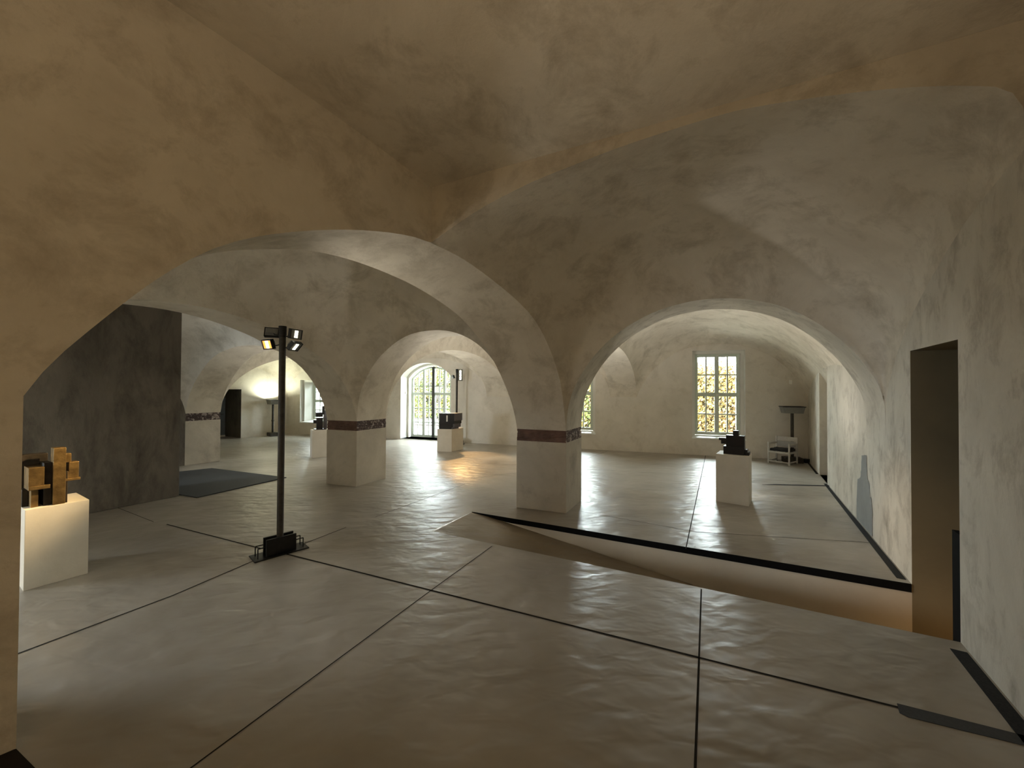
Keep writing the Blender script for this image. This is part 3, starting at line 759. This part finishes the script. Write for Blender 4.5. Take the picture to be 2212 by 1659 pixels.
sculpt('block_sculpture', cA, math.atan2(fA.y, fA.x), hA, [
    ('column', [(.165, .245, .015, .13, 0, .535)], M['bronze'], 'tall gilt upright slab'),
    ('block', [(.02, .115, .03, .24, .20, .37), (.02, .150, .02, .24, .165, .20)], M['bronze'], 'gilt cube on a ledge'),
    ('block', [(.245, .285, .05, .13, .385, .47), (.268, .335, .045, .15, .23, .385), (.245, .268, .045, .15, .23, .30), (.245, .345, .035, .15, .205, .23)], M['bronze'], 'stepped gilt block on the right'),
    ('foot', [(.04, .085, .06, .16, 0, .165)], M['bronze'], 'short gilt stub'),
    ('core', [(.0, .165, .24, .36, 0, .47), (.115, .165, .06, .24, 0, .40), (.245, .262, .04, .14, 0, .30), (0.0, .04, .16, .24, 0, .165), (.262, .28, .15, .3, .0, .38)], M['bronzedark'], 'dark core slabs')],
    'gilt and black abstract block sculpture on the warm-lit pedestal at the left edge')
cB = V2(3.395, 6.42); fB = V2(.80, -.60); aB = math.atan2(fB.y, fB.x); hB = .79
pedestal(cB, fB, .47, .44, hB, 'tall pale pedestal under the right arch in front of the casement window')
k = .0076
sculpt('block_sculpture', cB + V2(-.0, .0), aB, hB, [
    ('torso', [(.10, .40, .08, .26, 0, .13), (.135, .40, .10, .24, .13, .31)], M['blackstone'], None),
    ('head', [(.235, .315, .12, .22, .31, .39)], M['blackstone'], None),
    ('arm', [(.03, .135, .10, .22, .22, .26)], M['blackstone'], 'ledge catching window light'),
    ('foot', [(.40, .465, .10, .30, 0, .05), (.40, .44, .10, .26, .05, .09)], M['blackstone'], None),
    ('shoulder', [(.06, .135, .12, .20, .16, .22)], M['blackstone'], None)],
    'black stepped stone sculpture on the pedestal under the right arch')
cC = V2(-2.189, 11.319); fC = V2(.995, -.08); aC = math.atan2(fC.y, fC.x); hC = .66
tC = empty('pedestal', (*cC, 0), aC)
cC1, cC2 = V2(-1.755, 11.283), V2(-1.474, 11.75)
pol = [V2(0, 0), V2(.435, 0), V2(.435 + .24, .49), V2(.24, .49)]
MB().prism(pol, 0, hC).build('plinth_block', M['pedestal'], tC, bevel=.004)
tag(tC, 'low pale pedestal before the arched garden door', 'pedestal')
def shear(m): 
    m.v = [(x + y * .49, y, z) for x, y, z in m.v]; return m
tS = empty('cube_sculpture', (*cC, hC), aC)
shear(MB().box(.05, .49, .01, .33, .15, .46).box(.05, .44, .01, .33, .05, .15).box(.05, .385, .01, .33, 0, .05)).build('cube', M['blackstone'], tS, bevel=.003)
shear(MB().box(.49, .505, .02, .34, .24, .46).box(.44, .49, .03, .30, .05, .15).box(.385, .44, .05, .28, 0, .05)).build('side_steps', M['greystone'], tS)['label'] = 'violet grey stepped side'
shear(MB().box(.27, .305, .0, .01, .22, .40)).build('slit', M['white'], tS)['label'] = 'pale vertical slit'
tag(tS, 'black stone cube with stepped corner and pale slit, before the arched garden door', 'sculpture')
cD = V2(-5.254, 10.157); aD = math.atan2(.14, .20)
pedestal(cD, (.60, .42), .36, .34, .73, 'pale pedestal partly hidden behind the pier in the left arch, carrying the stacked black figure')
sculpt('stacked_sculpture', cD + V2(.03, .04), math.atan2(.42, .60), .73, [
    ('base', [(.02, .30, .02, .24, 0, .02)], M['blackstone'], None),
    ('column', [(.07, .22, .06, .20, .02, .32), (.0, .07, .08, .18, .17, .26)], M['blackstone'], None),
    ('head', [(.05, .22, .05, .20, .34, .46)], M['blackstone'], None),
    ('crest', [(.21, .26, .07, .18, .40, .63)], M['blackstone'], None),
    ('wing', [(.24, .33, .10, .16, .02, .50)], M['greystone'], 'grey side slab')],
    'thin stacked black stone sculpture seen through the left arch beside the bright niche')
pedestal(V2(-6.45, 12.55), (.9, .2), .40, .40, .73, 'second pale pedestal further back below the bright window niche')

# ------------------------------------------------------------------ lighting poles
def flood(parent, loc, yaw, tilt, ledmat, arm_from, size=(.13, .095), leds=3):
    """floodlight head: housing with glass rim, led strip, bracket, short arm"""
    h = bpy.data.objects.new('floodlight', None); COL.objects.link(h); h.parent = parent; h.location = loc
    h.rotation_euler = (tilt, 0, yaw)       # local -Y is the beam direction
    sx, sz = size
    m = MB().box(-sx / 2, sx / 2, -.005, .025, -sz / 2, sz / 2).add([(-sx * .35, .06, -sz * .3), (sx * .35, .06, -sz * .3), (sx * .35, .06, sz * .3), (-sx * .35, .06, sz * .3), (-sx / 2, .025, -sz / 2), (sx / 2, .025, -sz / 2), (sx / 2, .025, sz / 2), (-sx / 2, .025, sz / 2)],
         [(0, 1, 2, 3), (4, 5, 1, 0), (5, 6, 2, 1), (6, 7, 3, 2), (7, 4, 0, 3)])
    hs = mesh_obj('housing', m.v, m.f, M['lamphead'], h); 
    m = MB()
    for i in range(leds):
        z = (i - (leds - 1) / 2) * sz * .30; m.box(-sx * .15, sx * .15, -.009, -.006, z - sz * .12, z + sz * .12)
    m.build('led_strip', ledmat, h)
    if ledmat is M['ledwarm']: MB().box(-sx * .46, sx * .46, -.0058, -.0052, -sz * .45, sz * .45).build('lens', M['lens'], h)  # glowing plate that paints the bloom around the warm leds
    MB().box(-sx / 2 - .008, -sx / 2, -.012, .03, -sz / 2, sz / 2).box(sx / 2, sx / 2 + .008, -.012, .03, -sz / 2, sz / 2).box(-sx / 2 - .008, sx / 2 + .008, -.012, .03, sz / 2, sz / 2 + .008).box(-sx / 2 - .008, sx / 2 + .008, -.012, .03, -sz / 2 - .008, -sz / 2).build('rim', M['black'], h)
    a = Vector(arm_from); b = Vector(loc)
    back = Matrix.Rotation(yaw, 3, 'Z') @ Matrix.Rotation(tilt, 3, 'X') @ Vector((0, .045, 0))
    MB().path([a, a.lerp(b + back, .6) + Vector((0, 0, -.02)), b + back], .007).build('bracket', M['black'], parent)
    return h
def light_pole(loc, ang, height, label, heads, detail=True):
    t = empty('lighting_pole', loc, ang)
    MB().tube((0, 0, .03), (0, 0, height - .09), .034, n=24).build('pole', M['iron'], t, smooth=False)
    MB().tube((0, 0, height - .10), (0, 0, height), .041, n=24).tube((0, 0, height - .13), (0, 0, height - .10), .036, n=24).build('pole_cap', M['black'], t)
    MB().box(-.27, .27, -.115, .115, 0, .012).build('base_plate', M['black'], t, bevel=.003)
    MB().box(-.15, .15, -.062, -.040, .012, .19).build('upright_plate', M['black'], t, bevel=.002)
    MB().box(-.15, .15, .040, .062, .012, .19).build('upright_plate', M['black'], t, bevel=.002)
    MB().box(-.12, .12, -.040, .040, .012, .10).build('ballast_block', M['black'], t, bevel=.002)
    for s_ in (-1, 1):
        for y_ in (-.05, .05): MB().path([(s_ * .15, y_, .115), (s_ * .225, y_, .115), (s_ * .225, y_, .012)], .006).build('carry_handle', M['black'], t)
    for hd in heads: flood(t, *hd)
    tag(t, label, 'lamp stand'); return t
MP = Vector((-2.598, 4.35, 0)); ca = radians(47)
HP = 2.545
Rm = Matrix.Rotation(-ca, 3, 'Z')
def loc_(dx, dy, z): return tuple(Rm @ Vector((dx, dy, 0)) + Vector((0, 0, z)))
# positions given as world offsets, converted to the pole's own axes; yaw: beam along local -Y
main = light_pole(MP, ca, HP, 'black floor-standing lighting pole with four floodlights, standing alone on the near floor', [
    (loc_(-.155, -.02, 2.335), radians(-20) - ca, radians(18), M['ledwarm'], loc_(-.03, 0, 2.335)),
    (loc_(.150, .00, 2.455), radians(68) - ca, radians(10), M['ledcool'], loc_(.03, 0, 2.43)),
    (loc_(.145, .00, 2.315), radians(80) - ca, radians(42), M['ledcool'], loc_(.03, 0, 2.30)),
    (loc_(-.150, .05, 2.475), radians(200) - ca, radians(20), M['lamphead'], loc_(-.03, 0, 2.44))])
spot('flood_beam', (MP.x - .17, MP.y - .045, 2.33), (-4.35, 3.64, 1.22), 330, (1, .72, .36), 38, 1.0, .04)
spot('flood_beam', (MP.x + .19, MP.y - .03, 2.46), (1.6, 3.7, 3.2), 24, (1, .92, .78), 110, 1.0, .12)
spot('flood_beam', (MP.x + .20, MP.y - .02, 2.30), (4.02, 4.02, .35), 150, (1, .72, .42), 17, 1.0, .05)
GP = Vector((-1.84, 12.85, 0))
garden = light_pole(GP, radians(0), 2.50, 'black lighting pole with bright round lamps beside the arched garden door', [
    ((.12, -.03, 2.30), radians(10), radians(5), M['ledfar'], (.03, 0, 2.3), (.14, .36), 3),
    ((-.14, .02, 2.24), radians(-60), radians(15), M['lamphead'], (-.03, 0, 2.2), (.12, .10), 3)])
spot('flood_beam', (GP.x + .12, GP.y - .08, 2.28), (-.95, 10.2, 0), 200, (1, .58, .22), 40, .7, .05)

# ------------------------------------------------------------------ torchieres
def torchiere(loc, ang, h, label, on):
    t = empty('torchiere', loc, ang)
    MB().box(-.20, .20, -.14, .14, 0, .13).build('base_box', M['iron'], t, bevel=.006)
    MB().tube((0, 0, .13), (0, 0, h - .17), .036, n=14).tube((0, 0, .55), (0, 0, .62), .046, n=14).build('pole', M['iron'], t)
    m = MB()
    # open tray: bottom, four sloping sides
    b = [(-.205, -.13), (.205, -.13), (.205, .13), (-.205, .13)]; u = [(-.24, -.16), (.24, -.16), (.24, .16), (-.24, .16)]
    m.add([(*p, h - .17) for p in b] + [(*p, h) for p in u], [(0, 3, 2, 1), (0, 1, 5, 4), (1, 2, 6, 5), (2, 3, 7, 6), (3, 0, 4, 7)])
    m.build('reflector_tray', M['lamphead'], t)
    MB().box(-.25, .25, -.17, -.155, h - .012, h + .008).box(-.25, .25, .155, .17, h - .012, h + .008).box(-.25, -.235, -.155, .155, h - .012, h + .008).box(.235, .25, -.155, .155, h - .012, h + .008).build('tray_rim', M['black'], t)
    MB().box(-.18, .18, -.125, .125, h - .165, h - .15).build('lamp_tube', M['uplight'] if on else M['white'], t)
    tag(t, label, 'floor lamp'); return t
GR = {'pedestal': 'pale pedestals carrying the sculptures', 'sculpture': 'abstract block sculptures on pedestals', 'lamp stand': 'floor-standing lighting poles', 'floor lamp': 'tray-headed floor lamps', 'tree': 'garden trees outside the windows', 'hedge': 'hedges outside the windows'}
torchiere((7.22, 9.93, 0), radians(-18), 1.43, 'unlit floor lamp with tray-shaped head behind the white armchair', False)
torchiere((-9.16, 14.78, 0), radians(-40), 1.38, 'lit floor lamp throwing light up the far left corner vault', True)
spot('torchiere_beam', (-9.16, 14.78, 1.36), (-9.35, 15.0, 4.0), 34, (.96, 1.0, .78), 165, .5, .12)

# ------------------------------------------------------------------ armchair
def chair():
    t = empty('armchair', (6.56, 9.86, 0), math.atan2(-.835, .55))
    Wc, Dc = .46, .45      # x across (front-left to front-right), y depth
    L = .033
    for x, y, h in ((0, 0, .535), (Wc, 0, .535), (0, Dc, .66), (Wc, Dc, .66)):
        MB().box(x - L / 2, x + L / 2, y - L / 2, y + L / 2, 0, h).build('leg', M['chairwood'], t, bevel=.004)
    e = L / 2
    MB().box(e, Wc - e, -.012, .012, .27, .315).box(e, Wc - e, Dc - .012, Dc + .012, .27, .315).box(-.012, .012, e, Dc - e, .27, .315).box(Wc - .012, Wc + .012, e, Dc - e, .27, .315).build('seat_frame', M['chairwood'], t, bevel=.003)
    MB().box(-.012, .012, e, Dc - e, .045, .075).box(Wc - .012, Wc + .012, e, Dc - e, .045, .075).box(e, Wc - e, -.01, .01, .045, .07).build('stretcher', M['chairwood'], t, bevel=.003)
    for x in (0, Wc): MB().box(x - .014, x + .014, e, Dc - e, .475, .51).build('armrest', M['chairwood'], t, bevel=.004)
    # backrest slightly bowed
    m = MB(); n = 8; vs = []
    for i in range(n + 1):
        x = e + (Wc - 2 * e) * i / n; y = Dc + .03 * sin(pi * i / n); vs += [(x, y, .545), (x, y, .655), (x, y + .012, .545), (x, y + .012, .655)]
    fs = []
    for i in range(n):
        a = 4 * i; b = a + 4; fs += [(a, b, b + 1, a + 1), (a + 2, a + 3, b + 3, b + 2), (a + 1, b + 1, b + 3, a + 3), (a, a + 2, b + 2, b)]
    m.add(vs, fs); m.build('backrest', M['chairwood'], t)
    m = MB(); m.add([(e, Dc - .005, .40), (Wc - e, Dc - .005, .40), (Wc - e, Dc, .54), (e, Dc, .54), (e, Dc - .013, .40), (Wc - e, Dc - .013, .40), (Wc - e, Dc - .008, .54), (e, Dc - .008, .54)], [(0, 1, 2, 3), (4, 7, 6, 5), (0, 4, 5, 1), (2, 6, 7, 3)]); m.build('back_sling', M['cloth'], t)
    # cushion: soft crumpled pad
    bm = bmesh.new(); bmesh.ops.create_cube(bm, size=1); bmesh.ops.subdivide_edges(bm, edges=bm.edges[:], cuts=7, use_grid_fill=True)
    rnd = random.Random(3)
    for v in bm.verts:
        x, y, z = v.co; r = 1 - .25 * (abs(2 * x) ** 4 + abs(2 * y) ** 4) * abs(2 * z) * .5
        v.co = Vector((Wc / 2 + x * (Wc - .05), Dc / 2 + y * (Dc - .05), .345 + z * .07 * r + rnd.uniform(-.008, .008)))
    me = bpy.data.meshes.new('cushion'); bm.to_mesh(me); bm.free(); me.materials.append(M['cushion'])
    for p in me.polygons: p.use_smooth = True
    o = bpy.data.objects.new('cushion', me); COL.objects.link(o); o.parent = t; o['label'] = 'dark crumpled seat cushion'
    tag(t, 'white wooden armchair with dark seat cushion in the far right corner', 'chair')
chair()
bg_ = MB().box(0, .16, 0, .14, 0, .10).box(.14, .24, .03, .12, 0, .05).build('cable_bundle', M['black'], bevel=.02); bg_.location = (7.50, 9.78, 0); bg_.rotation_euler = (0, 0, .5)
tag(bg_, 'small dark bundle on the floor right of the armchair, by the wall corner', 'cable')
sn = MB().box(-.035, .035, -.05, 0, -.06, .06).build('motion_sensor', M['white'], bevel=.01); sn.location = (*fw(12.72, -.005), 2.07); sn.rotation_euler = (0, 0, math.atan2(FE.y, FE.x))
tag(sn, 'small white sensor high on the end wall right of the window', 'sensor')

# ------------------------------------------------------------------ garden outside
gr = mesh_obj('ground', [(*fw(-60, .72), -.12), (*fw(60, .72), -.12), (*fw(60, 80), -.12), (*fw(-60, 80), -.12)], [(0, 1, 2, 3)], M['ground']); struct(gr, 'gravel ground of the garden')
def leaf_cloud(mb, c, r, n, size, rnd, mi=0):
    for _ in range(n):
        while True:
            p = Vector((rnd.uniform(-1, 1), rnd.uniform(-1, 1), rnd.uniform(-1, 1)))
            if p.length < 1: break
        p = Vector((c[0] + p.x * r[0], c[1] + p.y * r[1], c[2] + p.z * r[2])); a = Vector((rnd.gauss(0, 1), rnd.gauss(0, 1), rnd.gauss(0, 1))).normalized(); b = a.orthogonal().normalized(); q = a.cross(b)
        s = size * rnd.uniform(.6, 1.3)
        mb.add([p - b * s, p + q * s * .5, p + b * s, p - q * s * .5], [(0, 1, 2, 3)], mi)
def hedge(s0, s1, d, h, mats, label, seed, n):
    rnd = random.Random(seed); t = empty('hedge', (*fw((s0 + s1) / 2, d), -.12), math.atan2(FE.y, FE.x)); W = (s1 - s0) / 2
    m = MB()
    for _ in range(n):
        x = rnd.uniform(-W, W); z = h * rnd.random() ** .95; y = rnd.uniform(-.5, .5)
        leaf_cloud(m, (x, y, z), (.25, .25, .25), 6, .075, rnd, rnd.randrange(len(mats)))
    m.build('foliage', mats[0], t, mats=mats)
    m = MB()
    for _ in range(int(n / 14)):
        x = rnd.uniform(-W, W); m.tube((x, rnd.uniform(-.3, .3), 0), (x + rnd.uniform(-.6, .6), rnd.uniform(-.5, .5), h * rnd.uniform(.6, 1.1)), .018, .006, n=5)
    m.build('stems', M['bark'], t)
    tag(t, label, 'hedge'); return t
def tree(s, d, h, seed, label, mats, leaves=900):
    rnd = random.Random(seed); p = fw(s, d); t = empty('tree', (*p, -.12)); m = MB(); tips = []
    def br(a, dr, L, r, k):
        b = a + dr * L; m.tube(a, b, r, r * .65, n=6)
        tips.append(b)
        if k == 0: return
        for _ in range(3 if k > 1 else 4):
            nd = (dr + Vector((rnd.gauss(0, .5), rnd.gauss(0, .5), rnd.gauss(.1, .3)))).normalized(); br(a.lerp(b, rnd.uniform(.5, 1)), nd, L * rnd.uniform(.55, .8), r * .55, k - 1)
    br(Vector((0, 0, 0)), Vector((rnd.uniform(-.1, .1), 0, 1)).normalized(), h * .38, .09, 4)
    m.build('branches', M['bark'], t)
    m2 = MB()
    for _ in range(leaves // 6):
        q = rnd.choice(tips[1:]); leaf_cloud(m2, q, (.25, .25, .25), 6, .055, rnd, rnd.randrange(len(mats)))
    m2.build('leaves', mats[0], t, mats=mats)
    tag(t, label, 'tree'); return t
Y_, R_, G_ = M['leafyellow'], M['leafrust'], M['leafgreen']
hedge(10.0, 15.6, 6.2, 2.95, [Y_, R_, Y_], 'yellow and russet autumn hedge outside the tall casement window', 1, 5600)
hedge(4.6, 9.2, 6.4, 3.0, [Y_, R_, G_], 'russet hedge outside the half hidden window', 2, 4200)
hedge(-7.5, 3.4, 10.4, 4.4, [G_, Y_, G_], 'yellow-green bushes outside the arched garden door', 3, 9000)
tree(12.2, 9.4, 7.0, 11, 'bare branching tree behind the autumn hedge', [Y_, Y_], 240)
tree(14.4, 9.8, 6.0, 12, 'leafier yellow tree behind the autumn hedge', [Y_, G_], 900)
tree(-.9, 5.8, 5.5, 13, 'young green tree outside the arched garden door', [G_, Y_], 1500)
tree(-4.2, 6.6, 6.5, 14, 'tall green tree left of the garden door view', [G_, G_], 2000)
tree(5.8, 9.6, 6.0, 15, 'yellow tree outside the half hidden window', [Y_, R_], 900)
rb = empty('garden_railing', (*fw(-1.5, 3.6), -.12), math.atan2(FE.y, FE.x))
m = MB()
for z in (.25, .55, .85): m.box(0, 6.5, 0, .05, z, z + .05)
m.build('rail', M['bark'], rb)
m = MB()
for i in range(8): MB().box(i * .92, i * .92 + .05, -.05, 0, 0, .95).build('post', M['bark'], rb)
tag(rb, 'low dark railing across the garden seen through the glazed door', 'railing')

for o in COL.objects:
    if o.parent is None and o.get('category') in GR: o['group'] = GR[o['category']]
